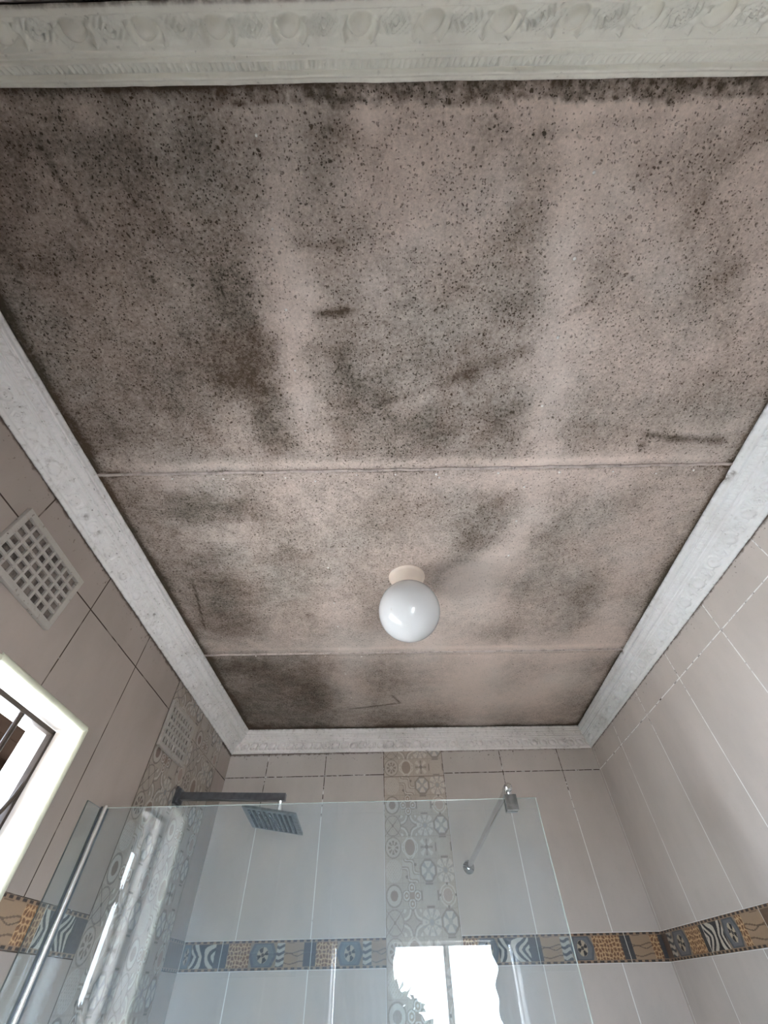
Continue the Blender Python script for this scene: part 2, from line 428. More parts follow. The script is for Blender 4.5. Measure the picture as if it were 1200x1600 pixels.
# how thickly the mould has grown at each spot of the ceiling: (x, y, amount)
MOULD_SAMPLES = [(-0.617, -0.110, 0.05), (-0.530, -0.108, 0.00), (-0.422, -0.106, 0.00), (-0.313, -0.104, 0.31), (-0.225, -0.102, 0.42), (-0.171, -0.101, 0.00), (-0.094, -0.099, 0.00), (-0.028, -0.098, 0.00), (0.038, -0.096, 0.00), (0.126, -0.095, 0.00), (0.193, -0.093, 0.00), (0.270, -0.092, 0.12), (0.326, -0.091, 0.00), (0.404, -0.089, 0.00), (0.482, -0.087, 0.00), (0.571, -0.086, 0.00), (0.650, -0.084, 0.00), (-0.641, -0.070, 0.99), (-0.551, -0.068, 0.88), (-0.439, -0.066, 0.94), (-0.326, -0.064, 0.89), (-0.235, -0.062, 0.55), (-0.178, -0.061, 0.51), (-0.110, -0.059, 1.00), (-0.065, -0.058, 0.82), (-0.019, -0.057, 0.00), (0.061, -0.056, 0.70), (0.130, -0.054, 0.44), (0.198, -0.053, 0.76), (0.279, -0.051, 0.54), (0.359, -0.050, 0.00), (0.429, -0.048, 0.25), (0.510, -0.046, 0.46), (0.591, -0.045, 0.72), (0.672, -0.043, 0.91), (-0.672, -0.019, 0.68), (-0.578, -0.017, 0.79), (-0.460, -0.014, 0.78), (-0.342, -0.012, 0.74), (-0.248, -0.010, 0.58), (-0.176, -0.008, 0.33), (-0.117, -0.007, 0.66), (-0.057, -0.006, 0.42), (0.002, -0.005, 0.57), (0.062, -0.003, 0.12), (0.134, -0.002, 0.38), (0.206, -0.000, 0.37), (0.290, 0.002, 0.50), (0.374, 0.003, 0.19), (0.447, 0.005, 0.30), (0.531, 0.007, 0.57), (0.604, 0.008, 0.56), (0.677, 0.010, 0.10), (-0.706, 0.037, 0.64), (-0.608, 0.039, 0.45), (-0.484, 0.042, 0.72), (-0.361, 0.045, 0.54), (-0.261, 0.047, 0.64), (-0.187, 0.049, 0.36), (-0.112, 0.050, 0.56), (-0.037, 0.052, 0.25), (0.063, 0.054, 0.41), (0.138, 0.056, 0.37), (0.214, 0.058, 0.28), (0.289, 0.059, 0.66), (0.365, 0.061, 0.26), (0.454, 0.063, 0.15), (0.555, 0.065, 0.20), (0.644, 0.067, 0.74), (0.734, 0.069, 0.38), (-0.743, 0.099, 0.88), (-0.640, 0.101, 0.64), (-0.511, 0.104, 0.66), (-0.381, 0.107, 0.83), (-0.277, 0.110, 0.76), (-0.224, 0.111, 0.09), (-0.120, 0.113, 0.37), (-0.041, 0.115, 0.72), (0.064, 0.118, 0.27), (0.143, 0.119, 0.40), (0.223, 0.121, 0.59), (0.315, 0.123, 0.63), (0.382, 0.125, 0.11), (0.475, 0.127, 0.57), (0.582, 0.130, 0.33), (0.702, 0.132, 0.50), (0.783, 0.134, 0.41), (-0.771, 0.167, 0.71), (-0.676, 0.170, 0.71), (-0.540, 0.173, 0.66), (-0.403, 0.176, 0.56), (-0.307, 0.179, 0.82), (-0.225, 0.181, 0.52), (-0.177, 0.182, 0.00), (-0.114, 0.183, 0.80), (-0.045, 0.185, 0.25), (0.065, 0.188, 0.59), (0.149, 0.190, 0.69), (0.232, 0.192, 0.59), (0.330, 0.194, 0.52), (0.414, 0.196, 0.16), (0.498, 0.198, 0.68), (0.611, 0.201, 0.35), (0.766, 0.205, 0.78), (0.837, 0.206, 0.20), (-0.773, 0.244, 0.63), (-0.673, 0.247, 0.63), (-0.572, 0.249, 0.55), (-0.457, 0.252, 0.71), (-0.356, 0.255, 0.79), (-0.283, 0.257, 1.00), (-0.225, 0.258, 0.14), (-0.167, 0.260, 0.18), (-0.109, 0.261, 0.68), (-0.021, 0.263, 0.52), (0.082, 0.266, 0.53), (0.184, 0.269, 0.42), (0.273, 0.271, 0.72), (0.347, 0.273, 0.75), (0.420, 0.275, 0.19), (0.524, 0.277, 0.35), (0.643, 0.280, 0.54), (0.763, 0.283, 0.58), (0.867, 0.286, 0.49), (-0.776, 0.331, 0.70), (-0.669, 0.333, 0.61), (-0.563, 0.336, 0.72), (-0.456, 0.339, 0.87), (-0.364, 0.341, 0.95), (-0.287, 0.343, 0.98), (-0.225, 0.345, 0.11), (-0.164, 0.347, 0.59), (-0.117, 0.348, 0.70), (-0.025, 0.350, 0.63), (0.084, 0.353, 0.71), (0.193, 0.356, 0.75), (0.287, 0.359, 0.57), (0.349, 0.360, 0.31), (0.412, 0.362, 0.23), (0.522, 0.365, 0.38), (0.632, 0.368, 0.33), (0.759, 0.371, 0.33), (0.902, 0.375, 0.48), (-0.770, 0.411, 0.62), (-0.674, 0.413, 0.68), (-0.578, 0.416, 0.87), (-0.482, 0.419, 0.70), (-0.369, 0.422, 0.99), (-0.288, 0.424, 0.81), (-0.223, 0.426, 0.03), (-0.158, 0.428, 0.64), (-0.093, 0.430, 0.86), (-0.012, 0.432, 0.67), (0.086, 0.434, 0.34), (0.201, 0.438, 0.55), (0.300, 0.440, 0.63), (0.366, 0.442, 0.52), (0.415, 0.444, 0.00), (0.531, 0.447, 0.48), (0.647, 0.450, 0.53), (0.797, 0.454, 0.65), (0.931, 0.458, 0.47), (-0.788, 0.481, 0.71), (-0.705, 0.483, 0.68), (-0.605, 0.486, 0.51), (-0.504, 0.489, 0.76), (-0.420, 0.491, 0.48), (-0.378, 0.492, 0.47), (-0.302, 0.495, 1.00), (-0.234, 0.497, 0.47), (-0.184, 0.498, 0.36), (-0.099, 0.500, 0.74), (0.003, 0.503, 0.74), (0.106, 0.506, 0.90), (0.174, 0.508, 0.86), (0.260, 0.511, 0.62), (0.345, 0.513, 0.91), (0.432, 0.516, 0.29), (0.535, 0.519, 0.56), (0.656, 0.522, 0.43), (0.778, 0.526, 0.49), (0.918, 0.529, 0.70), (-0.774, 0.558, 0.85), (-0.669, 0.561, 0.77), (-0.564, 0.564, 0.67), (-0.459, 0.567, 0.67), (-0.371, 0.570, 0.37), (-0.300, 0.572, 0.76), (-0.247, 0.574, 1.00), (-0.194, 0.575, 0.20), (-0.123, 0.577, 0.79), (-0.034, 0.580, 0.68), (0.073, 0.583, 0.65), (0.144, 0.585, 0.76), (0.252, 0.588, 0.60), (0.360, 0.592, 0.86), (0.432, 0.594, 0.12), (0.540, 0.597, 0.70), (0.649, 0.600, 0.61), (0.758, 0.603, 0.46), (0.885, 0.607, 0.15), (0.995, 0.610, 0.31), (-0.757, 0.621, 0.40), (-0.640, 0.625, 0.38), (-0.513, 0.628, 0.50), (-0.367, 0.633, 0.64), (-0.220, 0.637, 0.52), (-0.074, 0.642, 0.48), (0.074, 0.646, 0.65), (0.222, 0.651, 0.68), (0.371, 0.655, 0.21), (0.520, 0.660, 0.23), (0.670, 0.665, 0.26), (0.821, 0.669, 0.50), (0.953, 0.673, 0.56), (-0.772, 0.699, 0.64), (-0.650, 0.703, 0.25), (-0.517, 0.707, 0.35), (-0.384, 0.711, 0.39), (-0.232, 0.716, 0.39), (-0.078, 0.721, 0.45), (0.076, 0.726, 0.34), (0.230, 0.731, 0.21), (0.385, 0.736, 0.16), (0.541, 0.741, 0.22), (0.698, 0.746, 0.23), (0.855, 0.751, 0.42), (0.993, 0.755, 0.37), (-0.769, 0.785, 0.64), (-0.661, 0.789, 0.96), (-0.602, 0.791, 0.92), (-0.503, 0.794, 0.93), (-0.403, 0.797, 0.90), (-0.304, 0.800, 0.46), (-0.204, 0.804, 0.46), (-0.084, 0.808, 0.42), (0.037, 0.812, 0.71), (0.158, 0.816, 0.63), (0.279, 0.820, 0.55), (0.381, 0.823, 0.91), (0.462, 0.826, 0.07), (0.564, 0.829, 0.61), (0.666, 0.832, 0.47), (0.769, 0.836, 0.65), (0.892, 0.840, 0.29), (0.996, 0.843, 0.53), (-0.761, 0.893, 0.62), (-0.657, 0.897, 0.53), (-0.553, 0.901, 0.43), (-0.427, 0.905, 0.40), (-0.343, 0.908, 0.74), (-0.259, 0.911, 0.38), (-0.133, 0.915, 0.49), (-0.006, 0.919, 0.72), (0.079, 0.922, 0.46), (0.207, 0.927, 0.38), (0.324, 0.931, 1.00), (0.421, 0.934, 0.00), (0.528, 0.938, 0.75), (0.636, 0.941, 0.48), (0.744, 0.945, 0.39), (0.853, 0.949, 0.35), (0.983, 0.953, 0.41), (-0.763, 1.046, 0.61), (-0.663, 1.050, 0.75), (-0.573, 1.053, 0.70), (-0.461, 1.057, 0.47), (-0.349, 1.061, 0.82), (-0.236, 1.065, 0.50), (-0.123, 1.070, 0.55), (-0.009, 1.074, 0.41), (0.449, 1.090, 0.00), (0.541, 1.094, 0.78), (0.657, 1.098, 0.36), (0.773, 1.102, 0.51), (0.889, 1.107, 0.14), (0.983, 1.110, 0.54), (-0.753, 1.186, 0.65), (-0.658, 1.189, 0.84), (-0.563, 1.193, 0.94), (-0.468, 1.197, 0.60), (-0.349, 1.201, 0.61), (-0.229, 1.206, 0.40), (-0.109, 1.211, 0.56), (0.450, 1.232, 0.08), (0.523, 1.235, 0.93), (0.622, 1.239, 0.35), (0.745, 1.244, 0.84), (0.868, 1.248, 0.22), (0.967, 1.252, 0.64), (-0.755, 1.344, 0.60), (-0.654, 1.348, 0.90), (-0.552, 1.352, 0.71), (-0.425, 1.357, 0.48), (-0.298, 1.362, 0.67), (-0.195, 1.366, 0.04), (-0.093, 1.371, 0.58), (0.425, 1.392, 0.19), (0.529, 1.396, 0.52), (0.660, 1.401, 0.41), (0.792, 1.407, 0.71), (0.897, 1.411, 0.00), (0.990, 1.415, 0.48), (-0.756, 1.476, 0.69), (-0.636, 1.481, 0.89), (-0.556, 1.485, 0.64), (-0.423, 1.491, 0.41), (-0.288, 1.496, 0.49), (-0.181, 1.501, 0.30), (-0.073, 1.505, 0.41), (0.308, 1.522, 0.30), (0.473, 1.529, 0.74), (0.610, 1.535, 0.37), (0.748, 1.540, 0.60), (0.887, 1.546, 0.19), (0.984, 1.551, 0.25), (-0.732, 1.584, 0.01), (-0.580, 1.591, 0.07), (-0.413, 1.598, 0.21), (-0.217, 1.607, 0.00), (-0.021, 1.615, 0.01), (0.205, 1.625, 0.00), (0.404, 1.634, 0.00), (0.605, 1.643, 0.00), (0.806, 1.652, 0.00), (0.979, 1.659, 0.00), (-0.765, 1.703, 1.00), (-0.606, 1.710, 0.91), (-0.462, 1.717, 0.69), (-0.316, 1.724, 0.69), (-0.199, 1.729, 0.26), (-0.023, 1.737, 0.57), (0.124, 1.744, 0.23), (0.272, 1.751, 0.27), (0.450, 1.759, 0.00), (0.629, 1.767, 0.38), (0.809, 1.775, 0.18), (0.960, 1.782, 0.60), (-0.767, 1.877, 0.50), (-0.614, 1.885, 0.89), (-0.491, 1.891, 0.80), (-0.337, 1.898, 1.00), (-0.214, 1.904, 0.00), (-0.027, 1.913, 0.66), (0.160, 1.922, 0.44), (0.286, 1.928, 0.00), (0.443, 1.936, 0.00), (0.601, 1.944, 0.33), (0.792, 1.953, 0.00), (0.952, 1.961, 0.28), (-0.786, 2.073, 0.95), (-0.623, 2.081, 0.62), (-0.492, 2.088, 0.84), (-0.328, 2.096, 1.00), (-0.213, 2.102, 0.00), (-0.065, 2.110, 0.60), (0.101, 2.118, 0.19), (0.268, 2.127, 0.29), (0.436, 2.136, 0.00), (0.604, 2.144, 0.00), (0.807, 2.155, 0.00), (0.977, 2.163, 0.55), (-0.763, 2.258, 0.77), (-0.591, 2.267, 0.75), (-0.384, 2.279, 0.77), (-0.210, 2.288, 0.40), (-0.035, 2.297, 0.73), (0.140, 2.307, 0.62), (0.316, 2.316, 0.60), (0.458, 2.324, 0.00), (0.636, 2.333, 0.54), (0.851, 2.345, 0.27), (0.994, 2.353, 0.52)]

# inner corners of the cornice on the ceiling, outer corners on the walls
CI = {'fl': (-0.853, -0.123), 'fr': (1.000, -0.106), 'br': (1.072, 2.464), 'bl': (-0.806, 2.419)}
CO = {'fl': (XL, YF), 'fr': (XR, YF), 'br': (XR, YB), 'bl': (XL, YB)}

def smoothstep(a, b, x):
    t = np.clip((x-a)/(b-a), 0, 1); return t*t*(3-2*t)

def seg_dist(X, Y, a, b):
    ax, ay = a; bx_, by_ = b; dx, dy = bx_-ax, by_-ay
    t = np.clip(((X-ax)*dx+(Y-ay)*dy)/(dx*dx+dy*dy), 0, 1)
    return np.hypot(X-ax-t*dx, Y-ay-t*dy), t

def build_ceiling():
    nx, ny = 300, 400
    xs = np.linspace(XL-0.02, XR+0.02, nx); ys = np.linspace(YF-0.02, YB+0.02, ny)
    X, Y = np.meshgrid(xs, ys, indexing='ij')
    wx = (vnoise(X, Y, 9, 1)-.5)*0.05 + (vnoise(X, Y, 28, 2)-.5)*0.022
    wy = (vnoise(X, Y, 9, 3)-.5)*0.05 + (vnoise(X, Y, 28, 4)-.5)*0.022
    Sm = np.array(MOULD_SAMPLES)
    dd = np.hypot(Sm[:, None, 0]-Sm[None, :, 0], Sm[:, None, 1]-Sm[None, :, 1]) + np.eye(len(Sm))*9
    sg = np.sort(dd, 1)[:, :3].mean(1)*0.52 if len(Sm) > 3 else np.full(len(Sm), 9.)
    num = np.zeros_like(X); den = np.zeros_like(X)+1e-9
    for (sx, sy, sd), g in zip(Sm, sg):
        w = np.exp(-((X+wx-sx)**2+(Y+wy-sy)**2)/(2*g*g)); num += w*sd; den += w
    D = num/den
    # scuffs and runs, plus dark and pale lines along the board joints
    for a, b, w, amp in STROKES:
        d, t = seg_dist(X+wx*0.15, Y+wy*0.15, a, b)
        D += amp*np.exp(-(d/w)**2)*np.minimum(1, 4*np.minimum(t+0.1, 1.1-t))
    # mould thickest along the cornice edges
    n1 = vnoise(X, Y, 22, 8); n2 = vnoise(X, Y, 60, 9)
    for k1, k2, w, amp in (('fl', 'bl', 0.012, 0.75), ('fr', 'br', 0.014, 0.55), ('bl', 'br', 0.022, 0.6), ('fl', 'fr', 0.010, 0.7)):
        d, t = seg_dist(X, Y, CI[k1], CI[k2])
        D += amp*np.exp(-np.maximum(d-0.004, 0)/(w*(0.5+n1)))
    d, t = seg_dist(X, Y, CI['fl'], CI['fr'])
    n3 = vnoise(X, Y, 130, 12)
    band = (1-smoothstep(0.0, 0.008, d-(0.014+0.010*n1+0.006*n2+0.005*n3)))*(0.16+0.30*n2+0.45*n3)*np.clip((X+0.36)/0.1, 0.0, 1)
    D = np.maximum(D, np.minimum(1, D*0.4+band))
    P = np.stack([X, Y, np.full_like(X, ZC)], -1)
    o = grid_obj('ceiling', P, M_ceiling, attr=np.clip(D, 0, 1.0), smooth=True)
    # solid board above the painted face
    bm = bmesh.new(); bx(bm, XL-0.25, XR+0.25, YF-0.25, YB+0.25, ZC+0.004, ZC+0.12)
    s = bm_obj('roof_slab', bm, M_outer, o)
    return tag(o, kind='structure')
STROKES = [((1.000, 0.688), (1.036, 0.676), 0.008, 0.80), ((-0.808, 0.668), (-0.770, 0.668), 0.008, 0.70), ((1.045, 1.672), (1.055, 1.680), 0.008, 0.70), ((-0.153, 0.246), (-0.066, 0.241), 0.009, 0.45), ((0.719, 0.574), (0.827, 0.597), 0.010, 0.35), ((0.809, 0.597), (0.965, 0.606), 0.014, 0.50), ((0.739, 0.603), (0.729, 0.623), 0.014, 0.30), ((0.269, -0.041), (0.514, -0.063), 0.010, 0.22), ((0.427, 0.272), (0.491, 0.221), 0.003, 0.25), ((0.407, 0.281), (0.474, 0.233), 0.003, 0.20), ((-0.220, 2.196), (0.062, 2.138), 0.005, 0.50), ((0.009, 2.051), (0.055, 2.137), 0.006, 0.40), ((-0.810, 0.668), (1.027, 0.689), 0.005, 0.40), ((-0.799, 0.644), (1.003, 0.662), 0.014, -0.22), ((-0.794, 1.653), (1.066, 1.695), 0.004, 0.25), ((-0.779, 1.602), (1.047, 1.642), 0.012, -0.15), ((-0.610, -0.044), (-0.578, 0.081), 0.008, 0.22), ((-0.712, 1.133), (-0.757, 1.453), 0.004, 0.35), ((-0.185, 0.110), (-0.061, 0.117), 0.012, 0.22), ((-0.038, 0.475), (0.151, 0.419), 0.010, 0.16), ((0.151, 0.419), (0.359, 0.330), 0.016, 0.20), ((0.374, 0.331), (0.290, 0.382), 0.020, 0.15), ((0.216, 0.357), (0.232, 0.422), 0.020, 0.10), ((-0.098, 0.311), (-0.084, 0.413), 0.020, 0.15), ((-0.084, 0.413), (0.037, 0.459), 0.020, 0.12)]

# ================================================================== SETTING
ceiling = build_ceiling()

# joint strips between the ceiling boards
def joint_strip(name, a, b, w, h):
    bm = bmesh.new()
    a = Vector((*a, ZC)); b = Vector((*b, ZC)); d = (b-a).normalized(); s = Vector((-d.y, d.x, 0))
    prof = [(-w, 0.001), (-w*0.8, -h), (-w*0.15, -h*1.1), (0, -h*0.35), (w*0.18, -h*1.0), (w*0.8, -h*0.8), (w, 0.001)]
    n = 60; rows = []
    for i in range(n+1):
        p = a.lerp(b, i/n); off = s*0.0012*math.sin(i*1.3)+s*0.0008*math.sin(i*3.1)
        rows.append([bm.verts.new(p+off+s*x+Vector((0, 0, z))) for x, z in prof])
    for r0, r1 in zip(rows[:-1], rows[1:]):
        for k in range(len(prof)-1): bm.faces.new((r0[k], r1[k], r1[k+1], r0[k+1]))
    o = bm_obj(name, bm, M_strip)
    return tag(o, kind='structure')
def strip_mat():
    N = NT('joint_strip_paint'); p = N.pos(); nz = N.noise(p, 40, 4, 0.7); sp = N.noise(p, 120, 2)
    c = N.mix(N.ramp(nz, 0.42, 0.68, 0, 0.65), (0.58, 0.50, 0.46), (0.26, 0.21, 0.18))
    c = N.mix(N.ramp(sp, 0.64, 0.72, 0, 0.8), c, (0.07, 0.05, 0.04))
    N.l(c, N.b.inputs['Base Color']); N.b.inputs['Roughness'].default_value = 0.6
    return N.m
M_strip = strip_mat()
joint_strip('trim_1', (-0.84, 0.667), (1.05, 0.685), 0.0045, 0.0042)
joint_strip('trim_2', (-0.83, 1.639), (1.075, 1.673), 0.005, 0.0045)

# nail heads driven through the boards
NAILS = [(-0.214, -0.052), (-0.212, 0.087), (-0.211, 0.237), (-0.213, 0.375), (-0.212, 0.539), (0.411, 0.013), (0.413, 0.153), (0.418, 0.313), (0.42, 0.486), (-0.627, 0.676+.012), (-0.477, 0.693), (-0.293, 0.694), (-0.206, 0.71), (-0.081, 0.691), (0.033, 0.693), (0.154, 0.696), (0.164, 0.708), (0.338, 0.697), (0.52, 0.70), (0.679, 0.702), (0.811, 0.713), (0.919, 0.705), (0.425, 0.751), (0.427, 0.889), (0.43, 1.05), (0.43, 1.202), (-0.209, 1.09), (-0.208, 1.292), (-0.208, 1.449), (-0.218, 1.617), (-0.595, 1.657), (-0.287, 1.671), (-0.123, 1.683), (-0.208, 1.832), (-0.198, 2.068), (0.361, 1.688)]
nail0 = None
for i, (nx_, ny_) in enumerate(NAILS):
    if nail0 is None:
        bm = bmesh.new(); lathe(bm, [(0, -0.0022), (0.0018, -0.0020), (0.0030, -0.0008), (0.0033, 0.0006)], 12)
        nail0 = bm_obj('nail_head', bm, M_nail, ceiling, smooth=True); o = nail0
    else:
        o = nail0.copy(); COL.objects.link(o); o.parent = ceiling
    o.location = (nx_, ny_, ZC); s = 0.75+0.5*random.random(); o.scale = (s, s, 1)

# walls --------------------------------------------------------------
def slab_wall(name, mats, axis, inner, outer, a0, a1, z0, z1, hole=None, clear=0.0):
    """axis 0: wall plane x=const running along y; axis 1: plane y=const running along x. hole=(b0,b1,c0,c1)"""
    A = sorted({a0, a1} | ({hole[0], hole[1]} if hole else set()))
    Z = sorted({z0, z1} | ({hole[2], hole[3]} if hole else set()))
    V = []; F = []; MI = []; idx = {}
    def vert(d, a, z):
        key = (round(d, 5), round(a, 5), round(z, 5))
        if key not in idx:
            idx[key] = len(V); V.append((d, a, z) if axis == 0 else (a, d, z))
        return idx[key]
    def inh(i, j):
        return hole and A[i] >= hole[0]-1e-6 and A[i+1] <= hole[1]+1e-6 and Z[j] >= hole[2]-1e-6 and Z[j+1] <= hole[3]+1e-6
    for i in range(len(A)-1):
        for j in range(len(Z)-1):
            if inh(i, j): continue
            for d, mi in ((inner, 0), (outer, 2)):
                F.append((vert(d, A[i], Z[j]), vert(d, A[i+1], Z[j]), vert(d, A[i+1], Z[j+1]), vert(d, A[i], Z[j+1]))); MI.append(mi)
    def rim(pa, pz, qa, qz, mi):
        F.append((vert(inner, pa, pz), vert(inner, qa, qz), vert(outer, qa, qz), vert(outer, pa, pz))); MI.append(mi)
    for i in range(len(A)-1):
        rim(A[i], z0, A[i+1], z0, 2); rim(A[i], z1, A[i+1], z1, 2)
    for j in range(len(Z)-1):
        rim(a0, Z[j], a0, Z[j+1], 2); rim(a1, Z[j], a1, Z[j+1], 2)
    if hole:
        b0, b1, c0, c1 = hole
        rim(b0, c0, b1, c0, 1); rim(b0, c1, b1, c1, 1); rim(b0, c0, b0, c1, 1); rim(b1, c0, b1, c1, 1)
    o = new_obj(name, V, F, mats, fm=MI)
    bm = bmesh.new(); bm.from_mesh(o.data); bmesh.ops.recalc_face_normals(bm, faces=bm.faces); bm.to_mesh(o.data); bm.free()
    return tag(o, kind='structure')
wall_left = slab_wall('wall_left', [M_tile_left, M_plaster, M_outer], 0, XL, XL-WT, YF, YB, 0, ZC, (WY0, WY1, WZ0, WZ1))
wall_right = slab_wall('wall_right', [M_tile_right, M_plaster, M_outer], 0, XR, XR+0.12, YF, YB, 0, ZC)
wall_back = slab_wall('wall_back', [M_tile_back, M_plaster, M_outer], 1, YB, YB+0.12, XL-WT, XR+0.12, 0, ZC)
wall_front = slab_wall('wall_front', [M_tile_front, M_plaster, M_outer], 1, YF, YF-FT, XL-WT, XR+0.12, 0, ZC, (FX0, FX1, FZ0, FZ1))
bm = bmesh.new(); bx(bm, XL-WT, XR+0.12, YF-FT, YB+0.12, -0.1, 0.0)
tag(bm_obj('floor', bm, M_floor), kind='structure')
bm = bmesh.new(); bx(bm, -14, 12, -14, 14, -0.35, -0.12)
tag(bm_obj('ground', bm, M_ground), kind='structure')

# cornices -----------------------------------------------------------
def cornice(name, k1, k2, mat, ornament=1.0, keep=0.45, seed=1, d1=0.1, d2=0.1, eggd=0.108, chips=()):
    i1, i2, o1, o2 = (np.array(CI[k1]), np.array(CI[k2]), np.array(CO[k1]), np.array(CO[k2]))
    L = np.linalg.norm(o2-o1)
    nu = int(L/0.0030); ns = 74
    T, Sg = np.meshgrid(np.linspace(0, 1, nu), np.linspace(0, 1, ns), indexing='ij')
    U = T*L
    # base diagonal, h=1 at the ceiling edge, 0 on the wall
    hfr = 1-Sg; vfr = 1-Sg
    # relief along the section (metres off the diagonal, into the room)
    s = Sg
    rel = 0.006*smoothstep(0, 0.02, s) + 0.002*(s > 0.10)*(s < 0.19)
    rel += 0.004*np.exp(-((s-0.155)/0.03)**2)
    rel -= 0.004*np.exp(-((s-0.205)/0.012)**2)
    rel += 0.0035*smoothstep(0.21, 0.23, s)*(1-smoothstep(0.37, 0.39, s))
    rel -= 0.003*np.exp(-((s-0.395)/0.012)**2)
    rel += 0.004*np.exp(-((s-0.44)/0.020)**2) + 0.0035*np.exp(-((s-0.51)/0.018)**2)
    rel -= 0.006*smoothstep(0.53, 0.60, s)*(1-smoothstep(0.86, 0.90, s))*(0.6+0.4*np.sin(np.pi*np.clip((s-0.55)/0.34, 0, 1)))
    rel += 0.002*smoothstep(0.88, 0.91, s)
    rel *= (1-smoothstep(0.985, 1.0, s)*0.6)
    # dentils
    dz = (s > 0.245)*(s < 0.355)
    wear = np.clip(keep+0.9*vnoise(U, s*0.1, 3.2, seed), 0, 1)
    rel -= dz*ornament*wear*0.0042*smoothstep(0.10, 0.5, np.sin(2*np.pi*(U+s*0.012)/0.0105))
    # egg and leaf band
    wv = 0.13*(s-0.725)                                  # metres across the band from its middle
    k = np.mod(U+0.03, eggd)-eggd/2
    r = np.sqrt((k/0.0165)**2+(wv/0.0150)**2)
    egg = 0.0105*np.sqrt(np.clip(1-r*r, 0, 1))
    r2_ = np.sqrt((k/0.0165)**2+((wv+0.004)/0.0165)**2)
    ring = 0.0060*np.exp(-((r2_-1.62)/0.17)**2)*(wv < 0.008)
    kk = np.abs(np.mod(U+0.03+eggd/2, eggd)-eggd/2)
    leaf = 0.0058*np.exp(-(kk/0.022)**4)*(0.5+0.5*np.sin((kk*1.0+np.abs(wv)*0.8)*2*np.pi/0.0095))*np.exp(-(wv/0.017)**4)
    rel += (egg+ring+leaf*(r > 1.3))*ornament*(s > 0.56)*(s < 0.9)*(0.55+0.45*wear)
    # brush marks, uneven plaster
    rel += 0.0014*(vnoise(U, s*0.13, 34, seed+3)-.5) + 0.0025*(vnoise(U, s*0.13, 8, seed+5)-.5)
    for cu, cs, cr in chips:
        rel -= 0.010*np.exp(-(((U-cu)/cr)**2+(((s-cs)*0.13)/cr)**2))
    w = np.linalg.norm((i1-o1))*(1-T)+np.linalg.norm((i2-o2))*T
    I = i1[None, None]*(1-T[..., None])+i2[None, None]*T[..., None]
    O = o1[None, None]*(1-T[..., None])+o2[None, None]*T[..., None]
    dr = d1*(1-T)+d2*T
    # wavy wall edge
    dr = dr*(1+0.0*T) + 0.0015*(vnoise(U, s*0, 12, seed+9)-.5)
    base = O + (I-O)*hfr[..., None]
    z = ZC - dr*(1-vfr)
    ax = (i1+i2-o1-o2); ax = ax/np.linalg.norm(ax)
    # room-side direction: inward horizontally and down
    tdir = (o2-o1)/L; nin = np.array((-tdir[1], tdir[0]));
    if nin@ax < 0: nin = -nin
    nv = np.array((nin[0]*0.74, nin[1]*0.74, -0.67))
    fade = 1-0.0*s
    P = np.stack([base[..., 0], base[..., 1], z], -1)+rel[..., None]*nv
    P[..., 2] = np.minimum(P[..., 2], ZC-0.0002)
    mould = np.exp(-s/0.035)*0.55 + np.exp(-(1-s)/0.014)*0.9
    for cu, cs, cr in chips:
        mould += 0.8*np.exp(-(((U-cu)/cr)**2+(((s-cs)*0.13)/cr)**2))
    mould += 0.0*s
    o = grid_obj(name, P, mat, attr=np.clip(mould, 0, 1))
    return tag(o, kind='structure')
cornice('cornice_left', 'fl', 'bl', M_corn_left, 1.1, 0.35, 3, 0.106, 0.096, chips=((0.95, 0.7, 0.008), (1.02, 0.65, 0.006), (1.45, 0.6, 0.005)))
cornice('cornice_right', 'fr', 'br', M_corn_clean, 2.0, 0.8, 5, 0.101, 0.107, chips=((0.882, 0.02, 0.014), (0.86, 0.10, 0.009), (1.88, 0.03, 0.008)))
cornice('cornice_back', 'bl', 'br', M_corn_back, 1.8, 0.6, 7, 0.096, 0.107, eggd=0.052)
cornice('cornice_front', 'fl', 'fr', M_corn_front, 1.9, 0.3, 9, 0.101, 0.101)

